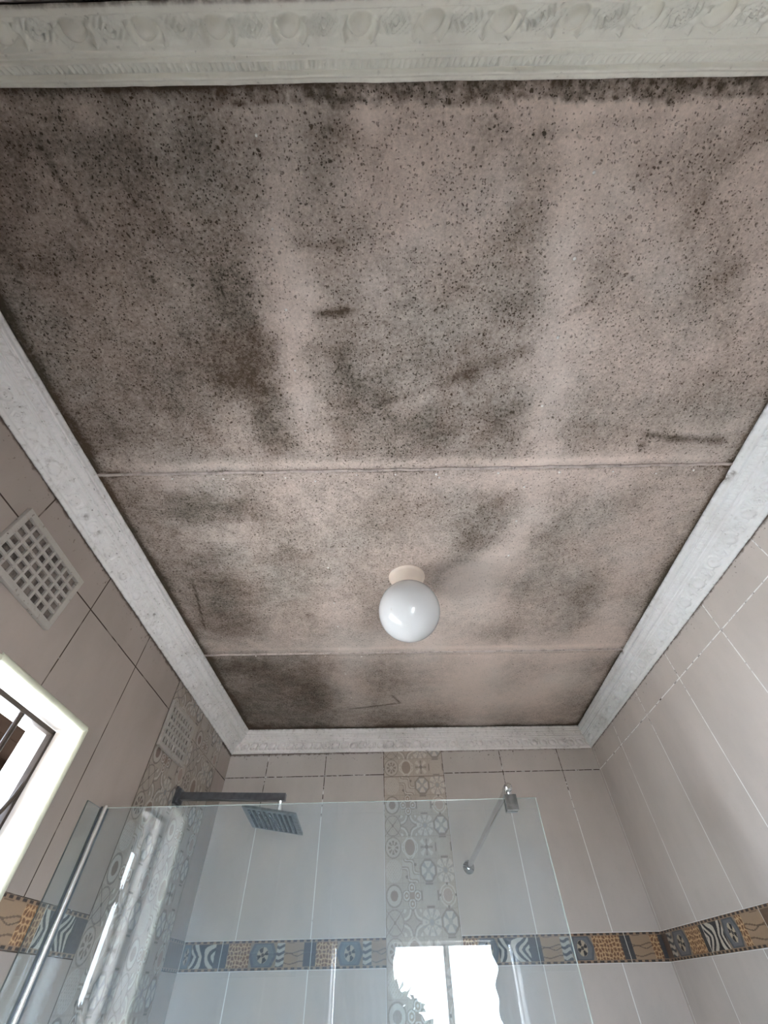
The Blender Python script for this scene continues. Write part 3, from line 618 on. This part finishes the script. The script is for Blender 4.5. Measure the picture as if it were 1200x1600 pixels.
# patterned tiles ------------------------------------------------------
def paint_motif(kind, u, v):
    """u, v in [-1, 1] over one printed square; returns colours"""
    base = S(190, 176, 162); lite = S(222, 214, 204); dark = S(132, 120, 110); brown = S(150, 126, 108); blue = S(160, 160, 160); blk = S(96, 84, 78)
    c = np.empty(u.shape+(3,)); c[:] = base
    r = np.hypot(u, v); th = np.arctan2(v, u)
    def put(mask, col): c[mask] = col
    if kind == 0:    # daisy with dark petals
        put(r < 0.85, S(198, 186, 174)); put((np.abs(r-0.92) < 0.05), dark)
        put((r > 0.22) & (r < 0.62) & (np.cos(8*th) > -0.15), blk); put((r > 0.3) & (r < .5) & (np.cos(8*th) > .8), brown)
    elif kind == 1:  # oval in a diamond
        put(np.abs(np.abs(u)+np.abs(v)-1.15) < 0.08, lite); put(np.hypot(u/0.62, v/0.72) < 1.15, lite); put(np.hypot(u/0.60, v/0.72) < 1, brown)
        put((np.hypot(np.abs(u)-0.95, np.abs(v)-0.0) < 0.16), lite)
    elif kind == 2:  # star flower
        put((r < 0.9) & (np.cos(4*th+PI) > 0.55), lite); put((r < 0.75) & (np.cos(4*th) > 0.75), dark); put(r < 0.2, blk)
    elif kind == 3:  # plain square with dashes
        put(np.maximum(abs(u), abs(v)) < 0.7, S(196, 184, 172))
        put((np.abs(np.abs(u)-0.88) < 0.06) & (np.abs(v) < 0.4), blk); put((np.abs(np.abs(v)-0.88) < 0.06) & (np.abs(u) < 0.4), blk)
    elif kind == 4:  # speckled disc
        put(r < 0.95, S(206, 196, 186)); put((np.sin(u*22)*np.sin(v*20) > 0.55) & (r < 0.9), S(176, 164, 154))
    elif kind == 5:  # ribbons on the diagonal with dots
        w = u+v; q = u-v + 0.35*np.sin(w*3)
        put(np.abs(np.abs(q)-0.45) < 0.07, dark); put(np.abs(np.abs(q)-0.62) < 0.07, lite); put(np.abs(np.abs(q)-0.85) < 0.06, dark)
        put(np.hypot(u-0.5, v+0.5) < 0.15, blk); put(np.hypot(u+0.5, v-0.5) < 0.15, blk); put(np.abs(q) < 0.3, S(204, 194, 184))
    elif kind == 6:  # octagon with four fans
        o8 = np.maximum(np.maximum(np.abs(u), np.abs(v)), (np.abs(u)+np.abs(v))*0.74)
        put(o8 < 0.98, dark); put(o8 < 0.80, blue)
        for a, b in ((0, 1), (0, -1), (1, 0), (-1, 0)):
            t = u*a+v*b; n = np.abs(u*b+v*a); put((t > 0.2) & (t < 0.74) & (n < t*0.55), lite)
        put(r < 0.24, S(176, 172, 168))
    elif kind == 7:  # eight tulips
        put((np.abs(np.cos(4*th)) > 0.55) & (r > 0.35) & (r < 1.1), lite); put((np.abs(np.cos(4*th)) < 0.25) & (r > 0.4) & (r < 1.0), blue)
        put((r > 0.5) & (r < 0.7) & (np.abs(np.cos(4*th)) > 0.85), S(186, 182, 178)); put(r < 0.25, blue)
    elif kind == 8:  # octagon ring with dark disc
        put(np.abs(r-0.86) < 0.07, dark); put(r < 0.78, S(204, 194, 184)); put(r < 0.42, S(128, 104, 92))
    elif kind == 9:  # quatrefoil of rings
        for a, b in ((0, .62), (0, -.62), (.62, 0), (-.62, 0)):
            q = np.hypot(u-a, v-b); put(q < 0.40, lite); put(q < 0.26, brown); put(q < 0.12, lite); put(np.abs(q-.42) < .04, dark)
        put(np.maximum(abs(u), abs(v)) < 0.3, brown)
    elif kind == 10: # saltire of curved lines
        a = np.abs(np.abs(u)-np.abs(v)); put(a < 0.07, dark); put(np.abs(a-0.30) < 0.05, S(170, 160, 152)); put(r < 0.13, blk)
        put((np.abs(r-0.95) < 0.05), dark)
    elif kind == 11: # hollow star with corner fans
        q = np.minimum(np.hypot(np.abs(u)-1, np.abs(v)-1), 9)
        put(q < 0.95, S(176, 164, 152)); put(np.abs(q-0.75) < 0.08, lite); put(q > 1.0, S(182, 166, 152)); put(q < 0.3, lite); put(np.abs(q-.95) < .04, dark)
    elif kind == 12: # ringed disc
        put(np.abs(r-0.85) < 0.06, lite); put(r < 0.62, lite); put(r < 0.52, S(186, 162, 148)); put((np.hypot(np.abs(u)-.9, v) < .12) | (np.hypot(u, np.abs(v)-.9) < .12), blk)
    return c
ROWS = [(0, 1, 2, 3), (4, 5, 6, 7), (8, 9, 3, 12), (10, 11, 7, 6)]
def strip_panel(name, axis, fixed, a0, a1, z0, z1, parent, sgn, z_ref, ncol, shift=0, fade=0.40, tone=1.0):
    n = max(2, int((a1-a0)/0.0024)); m = int((z1-z0)/0.0024)
    A, Z = np.meshgrid(np.linspace(a0, a1, n), np.linspace(z0, z1, m), indexing='ij')
    sq_w = (a1-a0)/ncol; sq_h = 0.0855
    ci = np.clip(np.floor((A-a0)/sq_w), 0, ncol-1).astype(int); ri = np.round((z_ref-Z)/sq_h).astype(int)
    u = ((A-a0)/sq_w-ci-0.5)*2; v = ((z_ref-Z)/sq_h-ri)*2
    cols = np.zeros(A.shape+(3,))
    for r in range(4):
        for c in range(ncol):
            mk = (np.mod(ri, 4) == r) & (ci == c)
            if not mk.any(): continue
            cc = (c + shift*(c//4)) % 4
            kind = ROWS[(r+2*(c//4)) % 4][cc]
            cols[mk] = paint_motif(kind, u[mk], v[mk])
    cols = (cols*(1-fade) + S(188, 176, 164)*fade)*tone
    edge = (np.abs(u) > 0.965) | (np.abs(v) > 0.965)
    cols[edge] *= 0.88
    jc = (np.abs(A-a0) < 0.0022) | (np.abs(A-a1) < 0.0022) | (np.abs(Z-(H+0.773)) < 0.0015)
    if ncol > 4: jc |= np.abs(A-(a0+a1)/2) < 0.0018
    cols[jc] = S(96, 78, 66)
    d = np.full_like(A, fixed)
    P = np.stack([d, A, Z], -1) if axis == 0 else np.stack([A, d, Z], -1)
    return grid_obj(name, P, M_painted, parent, smooth=False, cols=cols)
strip_panel('mosaic_tile_strip', 1, YB-0.0015, -0.043, 0.278, H-1.0, H+0.903, wall_back, 1, H+0.816, 4)
strip_panel('mosaic_tile_strip', 0, XL+0.0015, 1.663, 2.323, H-1.0, H+0.903, wall_left, 1, H+0.80, 8, fade=0.10, tone=0.68)  # tone puts the left wall's dimness into the same tile print

def paint_band(segs, W, n, m, flip=False):
    """one border tile: segs = [(kind, width fraction)]"""
    U, V = np.meshgrid(np.linspace(0, 1, n), np.linspace(-1, 1, m), indexing='ij')
    if flip: U = 1-U
    c = np.empty(U.shape+(3,)); c[:] = S(120, 96, 76)
    x = 0
    for kind, fr in segs:
        mk = (U >= x) & (U <= x+fr+1e-6); u = (U[mk]-x)/fr; v = V[mk]; X = u*fr*W; Y = v*0.043
        q = np.empty(u.shape+(3,)); q[:] = S(150, 128, 106)
        if kind == 'zebra':
            ph = np.sin((X*95+np.abs(Y)*75*np.sin(X*30+1.2)+0.7*np.sin(Y*70+X*20))*2.6)
            q[:] = S(190, 182, 168); q[ph > 0.0] = S(38, 40, 44)
        elif kind == 'smallzebra':
            ph = np.sin(Y*330+np.sin(X*140)*1.1); q[:] = S(180, 172, 158); q[ph > 0.1] = S(70, 72, 76)
        elif kind == 'giraffe':
            gx = X*75; gy = Y*75
            pts = np.random.default_rng(3).random((14, 14, 2))*0.7+0.15
            d1 = np.full(u.shape, 9.); d2 = np.full(u.shape, 9.)
            fx = np.floor(gx).astype(int); fy = np.floor(gy).astype(int)
            for i in (-1, 0, 1):
                for j in (-1, 0, 1):
                    pp = pts[(fx+i) % 14, (fy+j) % 14]
                    dd = np.hypot(gx-fx-i-pp[..., 0], gy-fy-j-pp[..., 1])
                    d2 = np.minimum(d2, np.maximum(dd, d1)); d1 = np.minimum(d1, dd)
            q[:] = S(132, 92, 58); q[(d2-d1) < 0.20] = S(198, 164, 122); q[d1 < 0.16] = S(96, 62, 42)
        elif kind == 'shield':
            a = (u-0.5)*2; hexm = np.maximum(np.abs(v)*0.98, np.abs(a)*0.85+np.abs(v)*0.35)
            q[:] = S(140, 122, 104); q[hexm < 0.88] = S(84, 88, 94); q[hexm < 0.70] = S(104, 106, 110)
            rr = np.hypot(a/0.42, v/0.55); q[rr < 1] = S(176, 162, 140); q[(rr < 0.95) & (np.sin(np.arctan2(v, a)*4) > 0.0) & (rr > 0.35)] = S(30, 30, 32)
            q[rr < 0.28] = S(60, 58, 56)
        elif kind == 'wood':
            q[:] = S(160, 134, 108); g = np.sin(v*9+np.sin(u*5)*0.8); q[g > 0.93] = S(110, 88, 70)
            q[(np.abs(v-0.1*np.sin(u*7)) < 0.03)] = S(96, 78, 62)
        elif kind == 'dark':
            q[:] = S(62, 60, 60)
        elif kind == 'brown':
            q[:] = S(104, 80, 62); q[np.sin(u*40+v*3) > 0.8] = S(84, 66, 52)
        c[mk] = q; x += fr
    rimm = np.abs(V) > 0.80
    c[rimm] = S(150, 124, 100)
    dash = rimm & (np.abs(V) > 0.85) & (np.sin(U*W*230) > -0.25)
    c[dash] = S(52, 42, 36)
    c[np.abs(V) > 0.97] = S(120, 104, 90)
    return c
def band_tile(axis, fixed, a0, a1, segs, parent, flip=False):
    W = a1-a0; n = max(3, int(W/0.0019)); m = 46
    cols = paint_band(segs, W, n, m, flip)
    cols[:2] = S(205, 198, 186); 
    A, Z = np.meshgrid(np.linspace(a0, a1, n), np.linspace(H+0.088, H+0.174, m), indexing='ij')
    d = np.full_like(A, fixed)
    P = np.stack([d, A, Z], -1) if axis == 0 else np.stack([A, d, Z], -1)
    return grid_obj('border_tile', P, M_painted, parent, smooth=False, cols=cols)
ST1 = [('dark', 0.08), ('giraffe', 0.24), ('shield', 0.30), ('smallzebra', 0.09), ('wood', 0.21), ('dark', 0.08)]
ST1r = [('dark', 0.05), ('wood', 0.22), ('smallzebra', 0.10), ('shield', 0.26), ('giraffe', 0.31), ('dark', 0.06)]
ZT = [('shield', 0.25), ('zebra', 0.60), ('dark', 0.15)]
yb = YB-0.0018
band_tile(1, yb, -0.898, -0.735, ZT, wall_back)
band_tile(1, yb, -0.735, -0.358, ST1, wall_back)
band_tile(1, yb, -0.358, -0.043, [('dark', 0.07), ('giraffe', 0.28), ('shield', 0.34), ('smallzebra', 0.12), ('wood', 0.19)], wall_back)
band_tile(1, yb, 0.278, 0.587, [('giraffe', 0.20), ('shield', 0.28), ('zebra', 0.42), ('dark', 0.10)], wall_back)
band_tile(1, yb, 0.587, 0.960, ST1r, wall_back)
band_tile(1, yb, 0.960, 1.117, [('dark', 0.14), ('wood', 0.52), ('giraffe', 0.22), ('dark', 0.12)], wall_back)
xr = XR-0.0018
RT1 = [('dark', 0.08), ('giraffe', 0.32), ('shield', 0.35), ('smallzebra', 0.12), ('brown', 0.13)]
band_tile(0, xr, 2.143, 2.500, RT1, wall_right)
band_tile(0, xr, 1.768, 2.143, [('wood', 0.30), ('giraffe', 0.10), ('shield', 0.26), ('zebra', 0.34)], wall_right)
band_tile(0, xr, 1.393, 1.768, RT1, wall_right)
band_tile(0, xr, 1.018, 1.393, [('wood', 0.30), ('giraffe', 0.10), ('shield', 0.26), ('zebra', 0.34)], wall_right)
xl = XL+0.0018
band_tile(0, xl, 2.323, 2.500, [('brown', 1.0)], wall_left)
band_tile(0, xl, 1.440, 1.663, [('zebra', 0.7), ('dark', 0.3)], wall_left)
band_tile(0, xl, 1.253, 1.440, [('wood', 0.55), ('giraffe', 0.45)], wall_left)
band_tile(1, YF+0.0018, -0.898, -0.523, ST1, wall_front)
band_tile(1, YF+0.0018, 0.743, 1.117, ST1r, wall_front)

# left window: plastered reveal, tile trim, burglar bars, eave outside --------
window_1 = tag(empty('window_1', (XL, (WY0+WY1)/2, WZ0)), kind='structure')
def child_world(o, p):
    o.parent = p; o.matrix_parent_inverse = Matrix.Translation(-Vector(p.location))
    return o
bm = bmesh.new(); r = 0.009
loop = [(XL-0.004, WY0, WZ0), (XL-0.004, WY0, WZ1), (XL-0.004, WY1, WZ1), (XL-0.004, WY1, WZ0)]
for a, b in zip(loop, loop[1:]+loop[:1]):
    tube(bm, [a, b], r, 14)
child_world(bm_obj('edge_trim', bm, M_cream_trim, smooth=True), window_1)
bm = bmesh.new(); bx(bm, XL-WT, XL+0.015, WY0+0.001, WY1-0.001, WZ0-0.02, WZ0+0.012, 0.004)
child_world(bm_obj('sill', bm, M_plaster), window_1)
# outward opening sash hinged at the near jamb
bm = bmesh.new(); Ms = Matrix.Translation((XL-WT-0.002, WY0+0.012, 0)) @ Matrix.Rotation(math.radians(8), 4, 'Z')
for a in ((-0.15, 0, 0, 0.022, WZ1-0.045, WZ1-0.015), (-0.15, 0, 0, 0.022, WZ0+0.03, WZ0+0.06), (-0.03, 0, 0, 0.022, WZ0+0.03, WZ1-0.015), (-0.15, -0.125, 0, 0.022, WZ0+0.03, WZ1-0.015)):
    bx(bm, *a, 0.003, 0, Ms)
bx(bm, -0.13, -0.02, 0.008, 0.013, WZ0+0.05, WZ1-0.03, 0, 0, Ms)
child_world(bm_obj('open_sash', bm, M_plaster), window_1)
# steel burglar guard standing in the reveal
xb = XL-0.092
guard = tag(empty('burglar_guard', (xb, (WY0+WY1)/2, WZ0)), 'painted steel burglar bars with diamond pattern set inside the left window opening', 'burglar bars')
def gchild(name, bm): return child_world(bm_obj(name, bm, M_bar, smooth=True), guard)
y0g, y1g, z0g, z1g = WY0+0.004, WY1-0.004, WZ0+0.014, WZ1-0.006
for nm, a in (('top_rail', (xb-.009, xb+.009, y0g, y1g, z1g-.012, z1g)), ('bottom_rail', (xb-.009, xb+.009, y0g, y1g, z0g, z0g+.012)),
              ('side_rail', (xb-.009, xb+.009, y0g, y0g+.010, z0g, z1g)), ('side_rail', (xb-.009, xb+.009, y1g-.010, y1g, z0g, z1g))):
    bm = bmesh.new(); bx(bm, *a, bevel=0.0015); gchild(nm, bm)
ybars = [y1g-0.005-0.140*k for k in range(1, 7) if y1g-0.14*k > y0g+0.03]
for yv in ybars:
    bm = bmesh.new(); tube(bm, [(xb, yv, z0g+.005), (xb, yv, z1g-.005)], 0.0070, 8); gchild('bar', bm)
cols_y = [y1g-0.005]+ybars
for i in range(len(cols_y)-1):
    ya, yc = cols_y[i], cols_y[i+1]
    for zt in (z1g-0.13, z1g-0.40, z1g-0.67, z1g-0.94):
        for s in (0, 1):
            p0, p1 = (ya, yc) if s == 0 else (yc, ya)
            pts = []
            for k in range(9):
                t = k/8; pts.append((xb+0.0045, p0+(p1-p0)*(t-0.10*math.sin(2*PI*t)), zt-0.27*t))
            bm = bmesh.new(); tube(bm, [(x, min(max(y, y0g+.004), y1g-.004), max(z, z0g+.004)) for x, y, z in pts], 0.0055, 8); gchild('diamond_bar', bm)
# roof eave outside
bm = bmesh.new()
for k in range(3):
    bx(bm, XL-WT-0.14*(k+1)+0.003, XL-WT-0.14*k+0.002, -1.2, 3.6, H+0.62, H+0.64, 0.003)
bx(bm, XL-WT-0.45, XL-WT-0.42, -1.2, 3.6, H+0.58, H+0.76)
tag(bm_obj('eave_soffit', bm, M_eave), kind='structure')

# front window behind the camera: frame, mullion, curtains
window_2 = tag(empty('window_2', ((FX0+FX1)/2, YF-0.1, FZ0)), kind='structure')
def w2(name, bm, m, sm=False): return child_world(bm_obj(name, bm, m, smooth=sm), window_2)
fy0, fy1 = YF-0.135, YF-0.105
bm = bmesh.new()
bx(bm, FX0, FX1, fy0, fy1, FZ1-0.012, FZ1, 0.002); bx(bm, FX0, FX1, fy0, fy1, FZ0, FZ0+0.03, 0.002)
bx(bm, FX0, FX0+0.008, fy0, fy1, FZ0, FZ1, 0.002); bx(bm, FX1-0.008, FX1, fy0, fy1, FZ0, FZ1, 0.002)
w2('window_frame', bm, M_plaster)
bm = bmesh.new(); bx(bm, 0.258, 0.288, fy0-0.004, fy1+0.004, FZ0+0.02, FZ1-0.005, 0.003)
w2('mullion', bm, M_plaster)
bm = bmesh.new(); bx(bm, FX0, FX1, YF-FT, YF+0.01, FZ0-0.02, FZ0, 0.003)
w2('sill', bm, M_plaster)
def curtain(x0, x1, label, wav_l, wav_r):
    n, m = 90, 60
    U, V = np.meshgrid(np.linspace(0, 1, n), np.linspace(0, 1, m), indexing='ij')
    Z = FZ0-0.02+(FZ1+0.005-(FZ0-0.02))*V
    el = wav_l*(0.010*np.sin(V*23)+0.008*np.sin(V*51+1)); er = wav_r*(0.010*np.sin(V*26+2)+0.006*np.sin(V*60))
    X = (x0+el)*(1-U)+(x1+er)*U
    Y = YF-0.050+0.018*np.sin(U*(x1-x0)*150+V*2)+0.004*np.sin(V*17)
    o = grid_obj('curtain', np.stack([X, Y, Z], -1), M_curtain)
    md = o.modifiers.new('cloth', 'SOLIDIFY'); md.thickness = 0.0018
    return tag(o, label, 'curtain')
curtain(-0.325, -0.020, 'grey curtain on the left half of the front window behind the photographer', 0, 1)
curtain(0.512, 0.612, 'narrow grey curtain on the right end of the front window', 1, 0)
rail = bmesh.new(); tube(rail, [(FX0+0.002, YF-0.050, FZ1-0.010), (FX1-0.002, YF-0.050, FZ1-0.010)], 0.006, 10)
w2('curtain_rail', rail, M_chrome, True)

# shrubs outside -------------------------------------------------------------
def shrub(name, loc, rx, ry, h, n, seed, label):
    root = empty(name, loc); tag(root, label, 'shrub', )
    rg = random.Random(seed); bm = bmesh.new()
    for i in range(n):
        a = rg.uniform(0, 2*PI); t = rg.uniform(-1, 1); rr = rg.uniform(0.6, 1)
        c = Vector((math.cos(a)*math.sqrt(1-t*t)*rx*rr, math.sin(a)*math.sqrt(1-t*t)*ry*rr, h*0.60+t*h*0.40*rr))
        d = Vector((rg.uniform(-1, 1), rg.uniform(-1, 1), rg.uniform(-.6, .9))).normalized()
        s = d.cross(Vector((rg.uniform(-1, 1), rg.uniform(-1, 1), rg.uniform(-1, 1)))).normalized()
        L = rg.uniform(.05, .11); w = L*.32; nn = d.cross(s)*L*.12
        v = [bm.verts.new(c), bm.verts.new(c+d*L*.5+s*w+nn), bm.verts.new(c+d*L), bm.verts.new(c+d*L*.5-s*w+nn)]
        bm.faces.new(v)
    me = bpy.data.meshes.new('foliage'); bm.to_mesh(me); bm.free(); me.materials.append(M_leaf)
    o = bpy.data.objects.new('foliage', me); COL.objects.link(o); o.parent = root
    bm = bmesh.new()
    for i in range(9):
        a = i*2.4; e = Vector((math.cos(a)*rx*.6, math.sin(a)*ry*.6, h*(0.6+0.04*(i % 4))))
        tube(bm, [(math.cos(a)*.03, math.sin(a)*.03, 0), (e.x*.35, e.y*.35, h*.3), tuple(e)], [0.02, 0.014, 0.006], 6)
    bm_obj('stem', bm, M_stem, root, smooth=True)
shrub('garden_shrub', (-0.02, -1.10, -0.12), 0.30, 0.28, 1.60, 2600, 1, 'leafy green shrub standing outside the front window')
shrub('garden_shrub', (-2.9, -0.6, -0.12), 0.6, 0.7, 1.75, 3200, 2, 'rounded green shrub on the paving outside the left window')

# ================================================================== THINGS
# ceiling globe light
gx, gy = 0.073, 1.150
lamp = tag(empty('ceiling_light', (gx, gy, ZC)), 'round white opal globe ceiling light on a cream base', 'ceiling light')
bm = bmesh.new(); lathe(bm, [(0.066, 0.0), (0.066, -0.004), (0.060, -0.008), (0.0575, -0.012), (0.056, -0.052), (0.052, -0.060), (0.0, -0.060)], 48)
bm_obj('lamp_base', bm, M_base, lamp, smooth=True)
R = 0.104; zc = -0.150
prof = [(R*math.sin(a), zc-R*math.cos(a)) for a in np.linspace(0, math.radians(152), 44)]
prof[0] = (0, zc-R)
prof += [(R*math.sin(math.radians(152)), zc+R*0.90), (0, zc+R*0.90)]
bm = bmesh.new(); lathe(bm, prof, 72)
bm_obj('globe_shade', bm, M_globe, lamp, smooth=True)

# air vents on the left wall
M_vent = cornice_mat('dusty_vent_paint', 0.60, (0.40, 0.365, 0.325))
def make_vent(W, Hh, nc, nr, bar):
    root = empty('air_vent')
    b = 0.017; t = 0.012
    bm = bmesh.new()
    bx(bm, 0, t, -W/2, W/2, Hh/2-b, Hh/2, 0.003); bx(bm, 0, t, -W/2, W/2, -Hh/2, -Hh/2+b, 0.003)
    bx(bm, 0, t, -W/2, -W/2+b, -Hh/2+b*.8, Hh/2-b*.8, 0.003); bx(bm, 0, t, W/2-b, W/2, -Hh/2+b*.8, Hh/2-b*.8, 0.003)
    bm_obj('vent_frame', bm, M_vent, root)
    bm = bmesh.new(); iw = W-2*b; ih = Hh-2*b
    for k in range(1, nc):
        y = -iw/2+iw*k/nc; bx(bm, 0.0025, t-0.002, y-bar, y+bar, -ih/2-.002, ih/2+.002, 0.0012)
    for k in range(1, nr):
        z = -ih/2+ih*k/nr; bx(bm, 0.003, t-0.0025, -iw/2-.002, iw/2+.002, z-bar, z+bar, 0.0012)
    bm_obj('grille', bm, M_vent, root)
    bm = bmesh.new()
    bx(bm, 0.0004, 0.0020, -iw/2-.002, iw/2+.002, -ih/2-.002, ih/2+.002)
    bm_obj('insect_mesh', bm, M_mesh_back, root)
    return root
def mesh_back():
    N = NT('dusty_insect_mesh'); p = N.pos(); nz = N.noise(p, 30, 4, 0.7)
    w = N.n('ShaderNodeTexNoise'); N.l(p, w.inputs['Vector']); w.inputs['Scale'].default_value = 300
    c = N.mix(N.ramp(nz, 0.35, 0.65), (0.045, 0.035, 0.028), (0.20, 0.165, 0.14))
    N.l(c, N.b.inputs['Base Color']); N.b.inputs['Roughness'].default_value = 0.9
    return N.m
M_mesh_back = mesh_back()
v1 = make_vent(0.275, 0.168, 8, 5, 0.0040)
v1.location = (XL, 0.770, H+0.722); v1.rotation_euler = (math.radians(-1.5), 0, 0)
tag(v1, 'dusty painted square-hole air vent high on the wall above the bright window', 'air vent')
v2 = make_vent(0.262, 0.172, 8, 5, 0.0045)
v2.location = (XL+0.0016, 1.796, H+0.732); v2.rotation_euler = (math.radians(1.5), 0, 0)
tag(v2, 'pale painted air vent on the patterned tiles above the shower arm', 'air vent')
for ch in v2.children: ch.name = ch.name

# shower screen ---------------------------------------------------------
YG = 1.5019; GT = H+0.398; GR = 0.4425
scr = tag(empty('shower_screen', (XL, YG, H-1.38)), 'clear frameless glass shower screen standing out from the left tiled wall', 'shower screen')
def sc(name, bm, m, sm=False): return child_world(bm_obj(name, bm, m, smooth=sm), scr)
# glass plate: faces carry glass, narrow edges show polished green glass
bm = bmesh.new(); bx(bm, XL+0.010, GR, YG-0.0045, YG+0.0045, H-1.39, GT)
for f in bm.faces:
    f.material_index = 0 if abs(f.normal.y) > 0.5 else 1
child_world(bm_obj('glass_panel', bm, [M_glass, M_glass_edge]), scr)
bm = bmesh.new(); bx(bm, XL+0.002, XL+0.014, YG-0.017, YG+0.012, H-1.39, GT, 0.003)
wc = sc('wall_channel', bm, M_dark_chrome)
bm = bmesh.new(); tube(bm, [(XL+0.014, YG-0.0125, H-1.39), (XL+0.014, YG-0.0125, GT+0.002)], 0.0062, 20)  # bright bead added on the dark channel to stand in for its highlight
wb = bm_obj('highlight_bead', bm, M_alu, wc, smooth=True)
bm = bmesh.new(); bx(bm, XL+0.0020, XL+0.0060, YG-0.098, YG-0.019, H-1.39, GT-0.006)
for f in bm.faces: f.material_index = 0 if abs(f.normal.x) > 0.5 else 1
child_world(bm_obj('return_glass', bm, [M_glass, M_glass_edge_dark]), scr)

# stabiliser bar between screen and back wall
bar = tag(empty('support_bar', (0.346, YB, H+0.396)), 'chrome round support bar running from the glass screen to the back wall', 'support bar')
def sb(name, bm, m=M_chrome): return child_world(bm_obj(name, bm, m, smooth=True), bar)
A = Vector((0.346, YB, H+0.396)); B = Vector((0.362, YG-0.012, H+0.424))
bm = bmesh.new(); tube(bm, [A+Vector((0, -0.022, 0)), B], 0.0105, 20); sb('rod', bm)
bm = bmesh.new(); lathe(bm, [(0.0, 0.0), (0.026, 0.0), (0.026, 0.004), (0.021, 0.009), (0.013, 0.014), (0.0125, 0.026), (0.0, 0.026)], 32, Matrix.Translation(A) @ Matrix.Rotation(PI/2, 4, 'X'))
sb('wall_flange', bm)
bm = bmesh.new(); d = (B-A).normalized()
tube(bm, [B-d*0.028, B-d*0.003, B+d*0.004, B+d*0.009], [0.0135, 0.0135, 0.012, 0.006], 20); sb('end_collar', bm)
bm = bmesh.new(); tube(bm, [B+Vector((0.001, 0.004, -0.004)), B+Vector((0.003, 0.006, -0.026))], 0.0075, 14); sb('neck', bm)
bm = bmesh.new()
bx(bm, 0.345, 0.381, YG-0.0145, YG-0.0048, GT-0.034, GT+0.006, 0.002)
bx(bm, 0.345, 0.381, YG+0.0048, YG+0.0145, GT-0.034, GT+0.006, 0.002)
bx(bm, 0.345, 0.381, YG-0.0145, YG+0.0145, GT+0.0008, GT+0.008, 0.002)
child_world(bm_obj('glass_clamp', bm, M_chrome_old), bar)

# shower head on its arm -------------------------------------------------
shw = tag(empty('wall_shower', (XL+0.0016, 1.985, H+0.560)), 'square rain shower head with nozzle grooves on a dark square arm from the left wall', 'shower')
def sh(name, bm, m, sm=False): return child_world(bm_obj(name, bm, m, smooth=sm), shw)
bm = bmesh.new()
bx(bm, XL+0.0016, XL+0.012, 1.955, 2.015, H+0.528, H+0.590, 0.003)
bx(bm, XL+0.010, XL+0.022, 1.962, 2.008, H+0.535, H+0.583, 0.004)
sh('wall_flange', bm, M_dark_chrome)
ARM0 = Vector((XL+0.012, 1.985, H+0.560)); ARM1 = Vector((-0.442, 1.985, H+0.548))
dd = (ARM1-ARM0); Ln = dd.length
Mx = Matrix.Translation(ARM0) @ dd.to_track_quat('X', 'Z').to_matrix().to_4x4()
bm = bmesh.new(); bx(bm, 0, Ln, -0.013, 0.013, -0.0130, 0.0130, 0.002, M=Mx)
sh('arm', bm, M_dark_chrome)
hc = Vector((-0.485, 2.012, H+0.476)); a_, b_, c_ = -0.081, 0.144, 0.004
Mh = Matrix.Translation(hc) @ Matrix.Rotation(c_, 4, 'Z') @ Matrix.Rotation(b_, 4, 'Y') @ Matrix.Rotation(a_, 4, 'X')
hp = Mh @ Vector((0.022, -0.012, 0.012)); at = Vector((-0.462, 1.985, H+0.538))
bm = bmesh.new(); tube(bm, [at, at.lerp(hp, 0.35), at.lerp(hp, 0.5), at.lerp(hp, 0.75), hp], [0.010, 0.010, 0.0125, 0.012, 0.015], 18); sh('ball_joint', bm, M_chrome, True)
hs = 0.110
bm = bmesh.new(); bx(bm, -hs, hs, -hs, hs, -0.003, 0.0055, 0.002, M=Mh)
bx(bm, 0.0, 0.045, -0.035, 0.012, 0.005, 0.013, 0.002, M=Mh)
head = sh('head_plate', bm, M_chrome_old)
def on_head(name, bm, m, sm=False):
    o = bm_obj(name, bm, m, smooth=sm); o.parent = head
    return o
bm = bmesh.new()
for k in range(9):
    x = -0.084+0.021*k
    bx(bm, x-0.0052, x+0.0052, -0.092, 0.092, -0.0052, -0.0028, 0.0008, M=Mh)
nz_ = on_head('nozzle_grooves', bm, M_slot)
bm = bmesh.new()
for k in range(9):
    for j in range(10):
        p = Mh @ Vector((-0.084+0.021*k, -0.082+0.0182*j, -0.0045)); q = Mh @ Vector((-0.084+0.021*k, -0.082+0.0182*j, -0.0085))
        tube(bm, [p, q], [0.0032, 0.0022], 8)
on_head('nozzles', bm, M_nozzle, True)
